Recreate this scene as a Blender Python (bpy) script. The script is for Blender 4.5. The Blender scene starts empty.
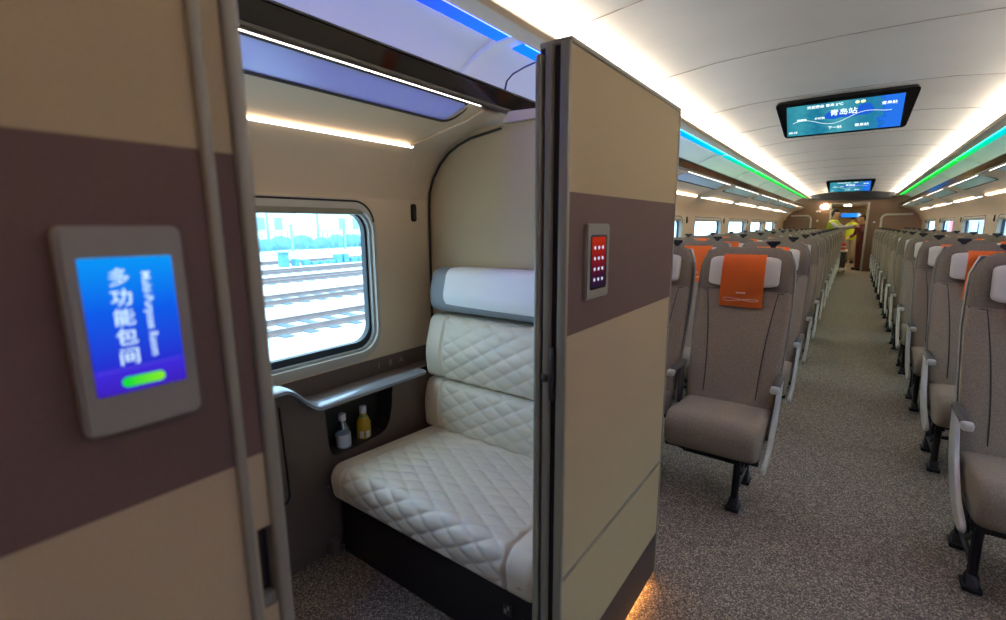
import bpy, bmesh, math, random
from mathutils import Vector, Matrix
random.seed(7)
PI = math.pi
S = bpy.context.scene
C = S.collection
ORG = {}

# ------------------------------------------------------------------ materials
def lin(h):
    h = h.lstrip('#'); v = [int(h[i:i+2], 16)/255 for i in (0, 2, 4)]
    return tuple((c/12.92 if c <= .04045 else ((c+.055)/1.055)**2.4) for c in v) + (1,)

def mat(name, col, rough=.6, metal=0, bump=0, bscale=200, var=0, vscale=40, spec=.5, coat=0, weave=False):
    m = bpy.data.materials.new(name); m.use_nodes = True
    nt = m.node_tree; b = nt.nodes['Principled BSDF']
    c = lin(col) if isinstance(col, str) else col
    b.inputs['Base Color'].default_value = c
    b.inputs['Roughness'].default_value = rough
    b.inputs['Metallic'].default_value = metal
    b.inputs['Specular IOR Level'].default_value = spec
    if coat: b.inputs['Coat Weight'].default_value = coat
    if var or bump:
        tc = nt.nodes.new('ShaderNodeTexCoord')
    if var:
        n = nt.nodes.new('ShaderNodeTexNoise'); n.inputs['Scale'].default_value = vscale; n.inputs['Detail'].default_value = 4
        mp = nt.nodes.new('ShaderNodeMapping')
        if weave: mp.inputs['Scale'].default_value = (1, 1, .12)
        nt.links.new(tc.outputs['Object'], mp.inputs[0]); nt.links.new(mp.outputs[0], n.inputs[0])
        r = nt.nodes.new('ShaderNodeValToRGB'); e = r.color_ramp.elements
        e[0].position = .3; e[1].position = .7
        e[0].color = tuple(x*(1-var) for x in c[:3])+(1,); e[1].color = tuple(min(1, x*(1+var)) for x in c[:3])+(1,)
        nt.links.new(n.outputs[0], r.inputs[0]); nt.links.new(r.outputs[0], b.inputs['Base Color'])
    if bump:
        n2 = nt.nodes.new('ShaderNodeTexNoise'); n2.inputs['Scale'].default_value = bscale
        bp = nt.nodes.new('ShaderNodeBump'); bp.inputs['Strength'].default_value = bump; bp.inputs['Distance'].default_value = .003
        nt.links.new(tc.outputs['Object'], n2.inputs[0]); nt.links.new(n2.outputs[0], bp.inputs['Height'])
        nt.links.new(bp.outputs[0], b.inputs['Normal'])
    return m

def emit(name, col, s):
    m = bpy.data.materials.new(name); m.use_nodes = True; nt = m.node_tree
    nt.nodes.clear(); e = nt.nodes.new('ShaderNodeEmission'); o = nt.nodes.new('ShaderNodeOutputMaterial')
    e.inputs[0].default_value = lin(col) if isinstance(col, str) else col; e.inputs[1].default_value = s
    nt.links.new(e.outputs[0], o.inputs[0]); return m

def emit_ramp(name, axis, lo, hi, stops, s, noise=None):
    """a glowing thing whose colour changes along a world axis (an LED strip, a screen picture)"""
    m = emit(name, '#ffffff', s); nt = m.node_tree; e = [n for n in nt.nodes if n.type == 'EMISSION'][0]
    g = nt.nodes.new('ShaderNodeNewGeometry'); sp = nt.nodes.new('ShaderNodeSeparateXYZ')
    mr = nt.nodes.new('ShaderNodeMapRange'); mr.inputs[1].default_value = lo; mr.inputs[2].default_value = hi
    r = nt.nodes.new('ShaderNodeValToRGB'); el = r.color_ramp.elements
    el[0].position = stops[0][0]; el[0].color = lin(stops[0][1]); el[1].position = stops[-1][0]; el[1].color = lin(stops[-1][1])
    for p, c in stops[1:-1]:
        x = el.new(p); x.color = lin(c)
    nt.links.new(g.outputs['Position'], sp.inputs[0]); nt.links.new(sp.outputs['XYZ'.index(axis)], mr.inputs[0])
    src = mr.outputs[0]
    if noise:
        n = nt.nodes.new('ShaderNodeTexNoise'); n.inputs['Scale'].default_value = noise[0]; n.inputs['Detail'].default_value = 5
        nt.links.new(g.outputs['Position'], n.inputs[0])
        mm = nt.nodes.new('ShaderNodeMath'); mm.operation = 'MULTIPLY_ADD'; mm.inputs[1].default_value = noise[1]
        nt.links.new(n.outputs[0], mm.inputs[0]); nt.links.new(src, mm.inputs[2]); src = mm.outputs[0]
    nt.links.new(src, r.inputs[0]); nt.links.new(r.outputs[0], e.inputs[0]); return m

def clear_mat(name, tint, gloss=.08):
    m = bpy.data.materials.new(name); m.use_nodes = True; nt = m.node_tree; nt.nodes.clear()
    t = nt.nodes.new('ShaderNodeBsdfTransparent'); t.inputs[0].default_value = lin(tint)
    g = nt.nodes.new('ShaderNodeBsdfGlossy'); g.inputs['Roughness'].default_value = .02
    x = nt.nodes.new('ShaderNodeMixShader'); x.inputs[0].default_value = gloss; o = nt.nodes.new('ShaderNodeOutputMaterial')
    nt.links.new(t.outputs[0], x.inputs[1]); nt.links.new(g.outputs[0], x.inputs[2]); nt.links.new(x.outputs[0], o.inputs[0]); return m

def frosted(name, tint):
    m = bpy.data.materials.new(name); m.use_nodes = True; nt = m.node_tree; nt.nodes.clear()
    t = nt.nodes.new('ShaderNodeBsdfTranslucent'); t.inputs[0].default_value = lin(tint)
    t2 = nt.nodes.new('ShaderNodeBsdfTransparent'); t2.inputs[0].default_value = lin(tint)
    g = nt.nodes.new('ShaderNodeBsdfGlossy'); g.inputs['Roughness'].default_value = .25
    x0 = nt.nodes.new('ShaderNodeMixShader'); x0.inputs[0].default_value = .35
    x = nt.nodes.new('ShaderNodeMixShader'); x.inputs[0].default_value = .15; o = nt.nodes.new('ShaderNodeOutputMaterial')
    nt.links.new(t.outputs[0], x0.inputs[1]); nt.links.new(t2.outputs[0], x0.inputs[2])
    d = nt.nodes.new('ShaderNodeBsdfDiffuse'); d.inputs[0].default_value = (.8, .8, .82, 1); x3 = nt.nodes.new('ShaderNodeMixShader'); x3.inputs[0].default_value = .38
    nt.links.new(x0.outputs[0], x3.inputs[1]); nt.links.new(d.outputs[0], x3.inputs[2]); nt.links.new(x3.outputs[0], x.inputs[1])
    nt.links.new(g.outputs[0], x.inputs[2]); nt.links.new(x.outputs[0], o.inputs[0]); return m

def speckle(name, cols, scale, bump=.4):
    m = bpy.data.materials.new(name); m.use_nodes = True; nt = m.node_tree; b = nt.nodes['Principled BSDF']
    b.inputs['Roughness'].default_value = .75
    tc = nt.nodes.new('ShaderNodeTexCoord'); v = nt.nodes.new('ShaderNodeTexVoronoi'); v.inputs['Scale'].default_value = scale
    sp = nt.nodes.new('ShaderNodeSeparateColor'); r = nt.nodes.new('ShaderNodeValToRGB'); el = r.color_ramp.elements
    r.color_ramp.interpolation = 'LINEAR'
    for i, (p, c) in enumerate(cols):
        if i == 0: el[0].position = p; el[0].color = lin(c)
        elif i == len(cols)-1: el[-1].position = p; el[-1].color = lin(c)
        else: x = el.new(p); x.color = lin(c)
    nt.links.new(tc.outputs['Object'], v.inputs[0]); nt.links.new(v.outputs['Color'], sp.inputs[0]); nt.links.new(sp.outputs[0], r.inputs[0])
    nt.links.new(r.outputs[0], b.inputs['Base Color'])
    bp = nt.nodes.new('ShaderNodeBump'); bp.inputs['Strength'].default_value = bump; bp.inputs['Distance'].default_value = .002
    nt.links.new(sp.outputs[1], bp.inputs['Height']); nt.links.new(bp.outputs[0], b.inputs['Normal']); return m

M = dict(
    carpet=speckle('carpet_speckle', [(0, '#483e36'), (.45, '#6c6053'), (.75, '#8d806c'), (1, '#c2b49e')], 230),
    ceil=mat('ceiling_panel_white', '#d6d4d0', .55, var=.03, vscale=3),
    shell=mat('shell_beige', '#d5c3a8', .5),
    cove=mat('cove_white', '#dedcd8', .35),
    lip=mat('lip_beige', '#cfc0a8', .5),
    linen=mat('linen_beige', '#b8a67e', .8, var=.04, vscale=300, bump=.15, bscale=900),
    linen2=mat('wall_linen_grey_beige', '#b8a88a', .8, var=.05, vscale=240, bump=.15, bscale=900),
    brown=mat('band_brown', '#6a5347', .7, var=.05, vscale=200, bump=.1, bscale=800),
    dbrown=mat('unit_brown', '#64554c', .5, var=.03, vscale=60),
    kick=mat('kick_brown', '#4a3f39', .45),
    alu=mat('champagne_aluminium', '#8f8c78', .42, metal=.12),
    alud=mat('dark_aluminium', '#4d4b45', .35, metal=.5),
    black=mat('black_plastic', '#15151a', .35),
    gasket=mat('gasket_black', '#241f1b', .6),
    gloss=mat('black_gloss', '#0a0808', .08, spec=.8),
    base=mat('sofa_base_dark', '#201c1b', .4),
    leather=mat('cream_leather', '#d3cab8', .42, bump=.1, bscale=500),
    seam=mat('tan_seam', '#a89a80', .6),
    bolster=mat('bolster_grey', '#8a9096', .5),
    white=mat('white_cloth', '#eceef2', .7, bump=.1, bscale=300),
    rim=mat('rim_silver', '#aab0bc', .22, metal=.35, coat=.3),
    chalk=mat('icon_grey', '#a29c94', .6),
    fabric=mat('seat_fabric', '#8a7c6a', .9, var=.24, vscale=210, bump=.35, bscale=800),
    fabricd=mat('seat_fabric_dark', '#756a5b', .9, var=.24, vscale=210, bump=.35, bscale=800),
    stitch=mat('seat_seam_dark', '#352e2a', .8),
    shellg=mat('seat_shell_grey', '#a09a94', .45),
    pillow=mat('headrest_vinyl', '#c9c3b6', .5),
    orange=mat('orange_cloth', '#ff8434', .8, bump=.15, bscale=500),
    print=mat('white_print', '#ffe9da', .7),
    armg=mat('arm_light_grey', '#b8b5ac', .35),
    armd=mat('arm_pad_dark', '#4a4541', .6),
    leg=mat('leg_black', '#141416', .4, metal=.2),
    glass=clear_mat('window_glass', '#f2fbff', .05),
    frost=frosted('rack_glass', '#dfe8f5'),
    wframe=mat('window_trim_grey', '#aeb0ae', .3, metal=.2),
    wdark=mat('window_seal', '#1b2836', .4),
    blind=mat('blind_case', '#8f8b78', .5),
    sill=mat('window_surround', '#b9b6ac', .4),
    wled=emit('led_warm', '#ffdfbc', 8),
    lled=emit('led_line', '#fff4e8', 6),
    cled=emit('led_ceiling', '#fff3e2', 38),
    vled=emit('led_vestibule', '#ffe6c0', 80),
    wfill=emit('warm_fill_glow', '#ffd096', 24),
    fled=emit('led_floor', '#ffb060', 22),
    bezel=mat('bezel_beige_grey', '#8f8d7d', .4),
    sblack=mat('screen_housing', '#0c0d10', .25),
    txt=emit('text_glow', '#e8fbff', 1.3),
    green=emit_ramp('green_button', 'Y', .125, .165, [(0, '#17d83a'), (1, '#9bf01c')], .9),
    ds=emit_ramp('door_screen_glow', 'Z', 1.258, 1.378, [(0, '#3a1fb0'), (.18, '#3c2ad2'), (.22, '#2330c8'), (.6, '#0f57e0'), (1, '#0a92ee')], .95),
    ks=emit_ramp('keypad_glow', 'Z', 1.24, 1.375, [(0, '#1c2440'), (.3, '#4a1c3a'), (.65, '#a02326'), (1, '#d0391c')], .55),
    dot=emit('key_dot', '#dfe6ff', .9),
    ballast=mat('ballast', '#c9ccd0', .9, var=.2, vscale=8),
    rail=mat('rail_steel', '#7b6f70', .5),
    sleeper=mat('sleeper_concrete', '#5f707a', .9),
    fence=mat('fence_blue', '#4d90bd', .6),
    pole=mat('pole_blue_grey', '#7fb0c8', .6),
    bldg=mat('far_building', '#cfe3e8', .8),
    hill=mat('shrub_bluegreen', '#5c8f9c', .9, var=.3, vscale=1),
    train=mat('train_body', '#8f9cad', .35),
    twin=mat('train_window', '#15202e', .15),
    tred=mat('train_red', '#c04a55', .5),
    bulk=mat('bulkhead_brown', '#8a6c58', .55, var=.04, vscale=20),
    outline=mat('outline_grey', '#c9c5ba', .35),
    skin=mat('skin', '#c59a80', .6), hair=mat('hair_black', '#120e0d', .6),
    vest=mat('vest_yellow', '#b9d426', .7), sleeve=mat('sleeve_grey', '#b5b2ae', .8),
    trouser=mat('trouser_grey', '#8f8880', .8), maroon=mat('uniform_maroon', '#5a221c', .8), shoe=mat('shoe_black', '#0d0d0d', .5),
    red=mat('red_box', '#d8402c', .6), cartb=mat('cart_brown', '#4a3a33', .6), cartw=mat('cart_white', '#e0d8c8', .5),
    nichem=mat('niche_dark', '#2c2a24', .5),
    cap=mat('cap_white', '#e6e6e6', .4), pet=clear_mat('bottle_clear', '#cfe0e6', .18), label=mat('label_white', '#dfe2ea', .5),
    tea=mat('tea_yellow', '#b8961c', .3), labelg=mat('label_green', '#2f8a5a', .5),
)
cove_stops = [(0, '#2a12ff'), (.11, '#1c1cff'), (.18, '#0848ec'), (.24, '#0050e8'), (.33, '#0060d8'), (.43, '#006c96'), (.54, '#007a62'), (.64, '#0a8428'), (.8, '#0a7a1c'), (1, '#0a6a18')]
M['rgb'] = emit_ramp('led_rainbow', 'Y', -.5, 13, [(0, '#3a20ff'), (.12, '#2c22ff'), (.22, '#1848ff'), (.33, '#1888ff'), (.43, '#14a8e0'), (.54, '#14b490'), (.64, '#18b440'), (.8, '#16a030'), (1, '#149028')], 26)
M['rgb2'] = emit_ramp('led_diffuser', 'Y', -.5, 13, cove_stops, 3.6)

# ------------------------------------------------------------------ mesh helpers
def new(): return bmesh.new()

def merge(bm, b2, matx=None):
    if matx is not None: bmesh.ops.transform(b2, matrix=matx, verts=b2.verts)
    me = bpy.data.meshes.new('tmp'); b2.to_mesh(me); b2.free(); bm.from_mesh(me); bpy.data.meshes.remove(me)

def box(bm, x0, x1, y0, y1, z0, z1, bev=0, seg=2, mx=None):
    b = new(); bmesh.ops.create_cube(b, size=1)
    for v in b.verts:
        v.co = Vector(((x0+x1)/2+v.co.x*(x1-x0), (y0+y1)/2+v.co.y*(y1-y0), (z0+z1)/2+v.co.z*(z1-z0)))
    if bev: bmesh.ops.bevel(b, geom=b.edges[:], offset=bev, segments=seg, affect='EDGES', profile=.5)
    merge(bm, b, mx); return bm

def prism(bm, pts, axis, a, c, bev=0, seg=2):
    """pts: 2D polygon in the plane across `axis`; extruded from a to c"""
    def P(p, t): return Vector((t, p[0], p[1])) if axis == 'x' else Vector((p[0], t, p[1])) if axis == 'y' else Vector((p[0], p[1], t))
    b = new(); A = [b.verts.new(P(p, a)) for p in pts]; B = [b.verts.new(P(p, c)) for p in pts]; n = len(pts)
    b.faces.new(A); b.faces.new(B[::-1])
    for i in range(n): b.faces.new((A[i], B[i], B[(i+1) % n], A[(i+1) % n]))
    bmesh.ops.recalc_face_normals(b, faces=b.faces)
    if bev: bmesh.ops.bevel(b, geom=b.edges[:], offset=bev, segments=seg, affect='EDGES', profile=.5)
    merge(bm, b); return bm

def loft(bm, rings, cap=True, closed=True):
    V = [[bm.verts.new(p) for p in r] for r in rings]; n = len(V[0])
    fs = []
    for i in range(len(V)-1):
        for j in range(n if closed else n-1):
            fs.append(bm.faces.new((V[i][j], V[i][(j+1) % n], V[i+1][(j+1) % n], V[i+1][j])))
    if cap: fs += [bm.faces.new(V[0][::-1]), bm.faces.new(V[-1])]
    bmesh.ops.recalc_face_normals(bm, faces=fs) if closed else None
    return bm

def tube(bm, pts, r, n=8, cap=True, rx=None):
    pts = [Vector(p) for p in pts]; rings = []
    rs = r if isinstance(r, (list, tuple)) else [r]*len(pts)
    up = Vector((0, 0, 1)); prev = None
    for i, p in enumerate(pts):
        d = (pts[min(i+1, len(pts)-1)]-pts[max(i-1, 0)]).normalized()
        if prev is None:
            a = d.cross(up if abs(d.z) < .9 else Vector((1, 0, 0))).normalized()
        else: a = (prev-d*prev.dot(d)).normalized()
        prev = a; b = d.cross(a)
        rings.append([p+(a*math.cos(2*PI*k/n)+b*math.sin(2*PI*k/n))*rs[i] for k in range(n)])
    return loft(bm, rings, cap)

def lathe(bm, c, prof, n=20):
    rings = [[Vector((c[0]+r*math.cos(2*PI*k/n), c[1]+r*math.sin(2*PI*k/n), c[2]+z)) for k in range(n)] for r, z in prof]
    return loft(bm, rings, True)

def arc(cx, cy, r, a0, a1, n=6):
    return [(cx+r*math.cos(math.radians(a0+(a1-a0)*i/n)), cy+r*math.sin(math.radians(a0+(a1-a0)*i/n))) for i in range(n+1)]

def rrect(u0, u1, v0, v1, r, n=5):
    return arc(u1-r, v0+r, r, -90, 0, n)+arc(u1-r, v1-r, r, 0, 90, n)+arc(u0+r, v1-r, r, 90, 180, n)+arc(u0+r, v0+r, r, 180, 270, n)

def ring_prism(bm, outer, inner, axis, a, c):
    """frame between two loops of equal count"""
    def P(p, t): return Vector((t, p[0], p[1])) if axis == 'x' else Vector((p[0], t, p[1])) if axis == 'y' else Vector((p[0], p[1], t))
    b = new(); n = len(outer)
    L = [[b.verts.new(P(p, t)) for p in o] for o, t in ((outer, a), (outer, c), (inner, c), (inner, a))]
    for k in range(4):
        A, B = L[k], L[(k+1) % 4]
        for i in range(n): b.faces.new((A[i], A[(i+1) % n], B[(i+1) % n], B[i]))
    bmesh.ops.recalc_face_normals(b, faces=b.faces); merge(bm, b); return bm

def holed(bm, outer, holes, axis, t):
    def P(p): return Vector((t, p[0], p[1])) if axis == 'x' else Vector((p[0], t, p[1])) if axis == 'y' else Vector((p[0], p[1], t))
    b = new(); es = []
    for lp in [outer]+holes:
        vs = [b.verts.new(P(p)) for p in lp]
        es += [b.edges.new((vs[i], vs[(i+1) % len(vs)])) for i in range(len(vs))]
    bmesh.ops.triangle_fill(b, edges=es, use_beauty=True, use_dissolve=False)
    merge(bm, b); return bm

def obj(name, bm, m, parent=None, smooth=False, org=None):
    """bm in world coordinates (or the parent's own frame when the parent was made at the origin)"""
    o0 = Vector(org) if org is not None else (ORG[parent.name] if parent else Vector((0, 0, 0)))
    if o0.length: bmesh.ops.translate(bm, verts=bm.verts, vec=-o0)
    me = bpy.data.meshes.new(name); bm.to_mesh(me); bm.free()
    if smooth:
        me.polygons.foreach_set('use_smooth', [True]*len(me.polygons))
        if smooth != 'full': me.set_sharp_from_angle(angle=math.radians(38))
    me.materials.append(M[m] if isinstance(m, str) else m)
    o = bpy.data.objects.new(name, me); C.objects.link(o)
    if parent: o.parent = parent; ORG[o.name] = ORG[parent.name]
    else: o.location = o0; ORG[o.name] = o0
    return o

def tag(o, label, cat, group=None, kind=None):
    o['label'] = label
    if cat: o['category'] = cat
    if group: o['group'] = group
    if kind: o['kind'] = kind
    return o

def thing(name, label, cat, loc=(0, 0, 0), group=None):
    o = bpy.data.objects.new(name, None); o.empty_display_size = .1; C.objects.link(o)
    o.location = loc; ORG[o.name] = Vector(loc); return tag(o, label, cat, group)

def struct(name, bm, m, parent=None, smooth=False):
    o = obj(name, bm, m, parent, smooth)
    if not parent: o['kind'] = 'structure'
    return o

def kids(o): return [c for c in bpy.data.objects if c.parent == o]
def copy_tree(o, parent=None):
    c = o.copy(); C.objects.link(c); c.parent = parent
    for ch in CH.get(o.name, []): copy_tree(ch, c)
    return c
CH = {}
def cache_tree(o):
    CH[o.name] = kids(o)
    for c in CH[o.name]: cache_tree(c)

def text_bm(bm, s, size, mx, depth=.0004, shear=0, sx=1, bold=0):
    cu = bpy.data.curves.new('t', 'FONT'); cu.body = s; cu.size = size; cu.align_x = 'CENTER'; cu.align_y = 'CENTER'
    cu.extrude = depth; cu.shear = shear; cu.resolution_u = 3; cu.offset = bold
    o = bpy.data.objects.new('t', cu); C.objects.link(o)
    dg = bpy.context.evaluated_depsgraph_get(); dg.update(); me = bpy.data.meshes.new_from_object(o.evaluated_get(dg))
    b = new(); b.from_mesh(me); bmesh.ops.transform(b, matrix=mx @ Matrix.Diagonal((sx, 1, 1, 1)), verts=b.verts)
    bpy.data.objects.remove(o); bpy.data.curves.remove(cu); bpy.data.meshes.remove(me)
    me = bpy.data.meshes.new('tt'); b.to_mesh(me); b.free(); bm.from_mesh(me); bpy.data.meshes.remove(me); return bm

def roundpoly(pts, r, step=.012):
    """closed polygon with rounded corners, resampled evenly"""
    out = []; n = len(pts)
    rr = r if isinstance(r, (list, tuple)) else [r]*n
    for i in range(n):
        p = Vector(pts[i]); a = Vector(pts[i-1])-p; b = Vector(pts[(i+1) % n])-p
        rad = min(rr[i], a.length*.48, b.length*.48)
        p0 = p+a.normalized()*rad; p1 = p+b.normalized()*rad
        for k in range(9):
            t = k/8; out.append(p0*(1-t)**2+p*2*t*(1-t)+p1*t*t)
    L = [0]
    for i in range(len(out)): L.append(L[-1]+(out[(i+1) % len(out)]-out[i]).length)
    N = max(12, int(L[-1]/step)); res = []; j = 0
    for k in range(N):
        s = L[-1]*k/N
        while L[j+1] < s: j += 1
        t = (s-L[j])/max(1e-9, L[j+1]-L[j]); res.append(out[j].lerp(out[(j+1) % len(out)], t))
    return res

ORD = ['first', 'second', 'third', 'fourth', 'fifth', 'sixth', 'seventh', 'eighth', 'ninth', 'tenth', 'eleventh', 'twelfth', 'thirteenth', 'fourteenth', 'fifteenth']
XL, XR, XC = -1.80, 1.48, -.16
YA, YB = -1.2, 17.9
CL0 = .85

# ------------------------------------------------------------------ shell
b = new(); box(b, XL-.1, XR+.1, YA-.1, 25.2, -.06, 0); struct('floor', b, 'carpet')

# ceiling cross-section (half, distance from centre, height)
cs = [(0, 2.365), (.35, 2.36), (.6, 2.35), (.78, 2.33), (.92, 2.315), (1.02, 2.30), (1.075, 2.28), (1.10, 2.25), (1.103, 2.225)]
def strip_surface(bm, prof, y0, y1, flip=False):
    rings = [[Vector((x, y, z)) for x, z in prof] for y in (y0, y1)]
    return loft(bm, rings, False, False)
b = new()
full = [(XC-d, z) for d, z in reversed(cs)]+[(XC+d, z) for d, z in cs[1:]]
strip_surface(b, full, YA, YB)
ceil = struct('ceiling', b, 'ceil', smooth='full')
for i, y in enumerate([1.0, 2.13, 3.19, 4.4, 5.5, 6.6, 7.75, 8.9, 10, 11.1, 12.2, 13.35, 14.5, 15.6, 16.8]):
    b = new(); pr_ = [(x, z-.001) for x, z in full]
    tube(b, [Vector((x, y, z)) for x, z in pr_[1:-1]], .0035, 5); struct('joint', b, 'shellg', ceil)

def side_profile(s):
    X = XL if s < 0 else XR
    q = lambda d, z: (X-s*d, z)   # d = distance inward from the window plane
    wall = [q(0, 1.50), q(.005, 1.56), q(.03, 1.63), q(.075, 1.70), q(.125, 1.755)]
    under = [q(.125, 1.765), q(.17, 1.79), q(.25, 1.822), q(.34, 1.843)]
    cove = [q(.04, 1.90), q(.07, 1.98), q(.13, 2.07), q(.22, 2.14), q(.33, 2.195), q(.42, 2.222)]
    return wall, under, cove

WL = [(-.25, 1.422), (2.55, 4.13), (4.78, 6.36), (7.0, 8.6), (9.25, 10.85), (11.5, 13.1), (13.7, 15.3)]
WR = [(-.4, 1.2), (2.1, 3.7), (4.6, 6.2), (7.05, 8.66), (9.46, 11.1), (12.05, 13.6), (14.6, 16.15)]
Z0, Z1 = .835, 1.51
wn = 0
bounds = {}
for s, wins, side in ((-1, WL, 'left'), (1, WR, 'right')):
    X = XL if s < 0 else XR
    wall, under, cove = side_profile(s)
    b = new()
    holes = [rrect(y0-.02, y1+.02, Z0-.02, Z1-.01, .11) for y0, y1 in wins]
    holed(b, [(YA, 0), (YB, 0), (YB, 1.50), (YA, 1.50)] if False else [(YA, 0), (YB, 0), (YB, 1.53), (YA, 1.53)], holes, 'x', X)
    strip_surface(b, [(X, 1.53)]+wall[1:], YA, YB)
    strip_surface(b, [(X+s*.12, 0), (X+s*.12, .6)], YA, YB)
    w = struct('wall_'+side, b, 'shell', smooth=True)
    # window reveals, trims and panes
    for i, (y0, y1) in enumerate(wins):
        wn += 1
        o = rrect(y0-.045, y1+(.045 if y0 > 0 or s > 0 else .028), Z0-.05, Z1+.012, .13); inn = rrect(y0, y1, Z0, Z1-.045, .085)
        b = new(); ring_prism(b, o, rrect(y0-.012, y1+.012, Z0-.012, Z1-.03, .10), 'x', X-s*.006, X+s*.02)
        t = tag(obj('window_%d' % wn, b, 'sill', smooth=True, org=(X, y0, Z0)), 'rounded carriage window', None, kind='structure')
        b = new(); ring_prism(b, rrect(y0-.016, y1+.016, Z0-.016, Z1-.02, .10), inn, 'x', X+s*.012, X+s*.035)
        fr = obj('window_frame', b, 'wframe', t, True)
        b = new(); ring_prism(b, rrect(y0-.005, y1+.005, Z0-.005, Z1-.04, .09), rrect(y0+.012, y1-.012, Z0+.03, Z1-.05, .08), 'x', X+s*.03, X+s*.06)
        obj('seal', b, 'wdark', t, True)
        b = new(); box(b, X+s*.036, X+s*.044, y0, y1, Z0, Z1-.04); obj('pane', b, 'glass', t)
        b = new(); box(b, min(X-s*.003, X+s*.03), max(X-s*.003, X+s*.03), y0+.01, y1-.035, Z1-.056, Z1-.012, .008)
        bl = obj('blind_case', b, 'blind', t, True)
        b = new(); tube(b, [(X-s*.006, y0-.02, Z1+.003)]+[(X-s*.006, u, v) for u, v in arc(y1+.015-.10, Z1+.003-.10, .10, 90, 5, 8)], .0045, 6); obj('blind_slot', b, 'gasket', t, True)
    # lip with the trough for the ceiling light
    b = new()
    prof = [(XC+s*.985, 2.208), (XC+s*1.0, 2.190), (XC+s*1.09, 2.190), (XC+s*1.105, 2.20), (XC+s*1.105, 2.235), (XC+s*1.09, 2.235), (XC+s*1.09, 2.215), (XC+s*1.0, 2.215), (XC+s*.992, 2.222)]
    loft(b, [[Vector((x, y, z)) for x, z in prof] for y in (YA, YB)], True)
    struct('trim_%d' % (1 if s < 0 else 2), b, 'lip', smooth=True)
    # curved cove panel at the back of the rack
    b = new(); strip_surface(b, cove+[(XC+s*1.105, 2.236)], YA, YB)
    cv = struct('trim_%d' % (3 if s < 0 else 4), b, 'cove', smooth='full')
    ys = [-1.1, 1.86, 4.1, 6.2, 8.4, 10.6, 12.8, 15.0]
    if s > 0: ys = [-1.1, 1.6, 3.6, 5.7, 8.6, 11.1, 13.5, 15.6]
    bounds[s] = ys
    for y in ys:
        b = new(); pts = [Vector((x, y, z-.003)) for x, z in cove[1:]+[(XC+s*1.11, 2.23)]]
        loft(b, [[p+Vector((0, dy, dz)) for p in pts] for dy, dz in ((-.035, .004), (-.025, -.012), (.025, -.012), (.035, .004))], False, False)
        struct('rib', b, 'cove', cv, True)
    # lit end panels that close the carriage section
    # LED strips
    ends = ys+[17.5]
    for k in range(len(ys)):
        b = new(); y0, y1 = ends[k]+.06, ends[k+1]-.06
        prism(b, [(XC+s*1.107, 2.199), (XC+s*1.107, 2.215), (XC+s*1.115, 2.215), (XC+s*1.118, 2.203)], 'y', y0, y1)
        col = ['violet', 'violet blue', 'bright blue', 'cyan', 'turquoise', 'green', 'green', 'green'][k]
        cl = obj('cove_light', b, 'rgb', org=(XC+s*1.14, y0, 2.20))
        b = new(); prism(b, [(XC+s*1.125, 2.205), (XC+s*1.125, 2.212), (XC+s*1.185, 2.206), (XC+s*1.187, 2.199)], 'y', y0, y1); obj('light_diffuser', b, 'rgb2', cl)
        tag(cl, '%s LED strip over the %s luggage rack, %s from the camera' % (col, side, ORD[k]), 'light strip', 'coloured cove lights on the %s' % side)
    b = new(); box(b, XC+s*1.02, XC+s*1.07, CL0, YB-.1, 2.218, 2.226)
    tag(obj('ceiling_light', b, 'cled', org=(XC+s*1.045, YA+.05, 2.22)), 'long white indirect light trough along the %s edge of the ceiling' % side, 'light')
    # luggage rack
    r = thing('luggage_rack', 'long overhead luggage rack with glossy black front edge along the %s wall' % side, 'luggage rack', (XC+s*1.14, 0, 1.9), 'overhead luggage racks')
    xe = XC+s*1.14
    b = new(); prism(b, [(xe+s*.012, 1.915), (xe-s*.012, 1.975), (xe-s*.008, 1.98), (xe+s*.03, 1.98), (xe+s*.03, 1.915)], 'y', YA+.01, YB-.02)
    obj('front_fascia', b, 'gloss', r)
    b = new(); prism(b, [(xe+s*.002, 1.895), (xe-s*.002, 1.905), (xe-s*.002, 1.915), (xe+s*.03, 1.915), (xe+s*.03, 1.895)], 'y', YA+.01, YB-.02)
    prism(b, [(xe-s*.013, 1.98), (xe+s*.022, 1.98), (xe+s*.022, 1.986), (xe-s*.013, 1.986)], 'y', YA+.01, YB-.02)
    obj('edge_rail', b, 'alud', r)
    x_in, x_w = xe+s*.165, X-s*.13     # glass inner edge, wall side
    # underside solid part from glass to wall
    b = new(); strip_surface(b, [(X-s*.125, 1.765), (X-s*.19, 1.80), (X-s*.27, 1.828), (x_in, 1.845), (x_in, 1.855), (X-s*.12, 1.80)], YA, YB)
    obj('underside', b, 'shell', r, True)
    off = .08
    yy = [(a+off, c+off) for a, c in wins]
    prev = YA
    for k, (a, c) in enumerate(yy):
        if k == 0: a0, c0 = -.6, 1.62
        else: a0, c0 = a-.16, c+.16
        outer = [(xe+s*.03, a0), (xe+s*.03, c0), ]
        g0, g1 = a0+.02, c0-.02
        def rowpt(x): return 1.845+(1.898-1.845)*(abs(x-x_in)/.135)
        # rounded glass outline
        xa, xb = sorted((xe+s*.028, x_in))
        rc = rrect(xa, xb, g0, g1, .05)
        rc = [(x, y) if abs(x-(xe+s*.028)) > .05 or True else (x, y) for x, y in rc]
        b = new(); top = [b.verts.new((x, y, rowpt(x)+.006)) for x, y in rc]; bot = [b.verts.new((x, y, rowpt(x))) for x, y in rc]
        b.faces.new(top); b.faces.new(bot[::-1])
        for i in range(len(rc)): b.faces.new((bot[i], bot[(i+1) % len(rc)], top[(i+1) % len(rc)], top[i]))
        bmesh.ops.recalc_face_normals(b, faces=b.faces)
        gp = obj('glass_panel', b, 'frost', r)
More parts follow.
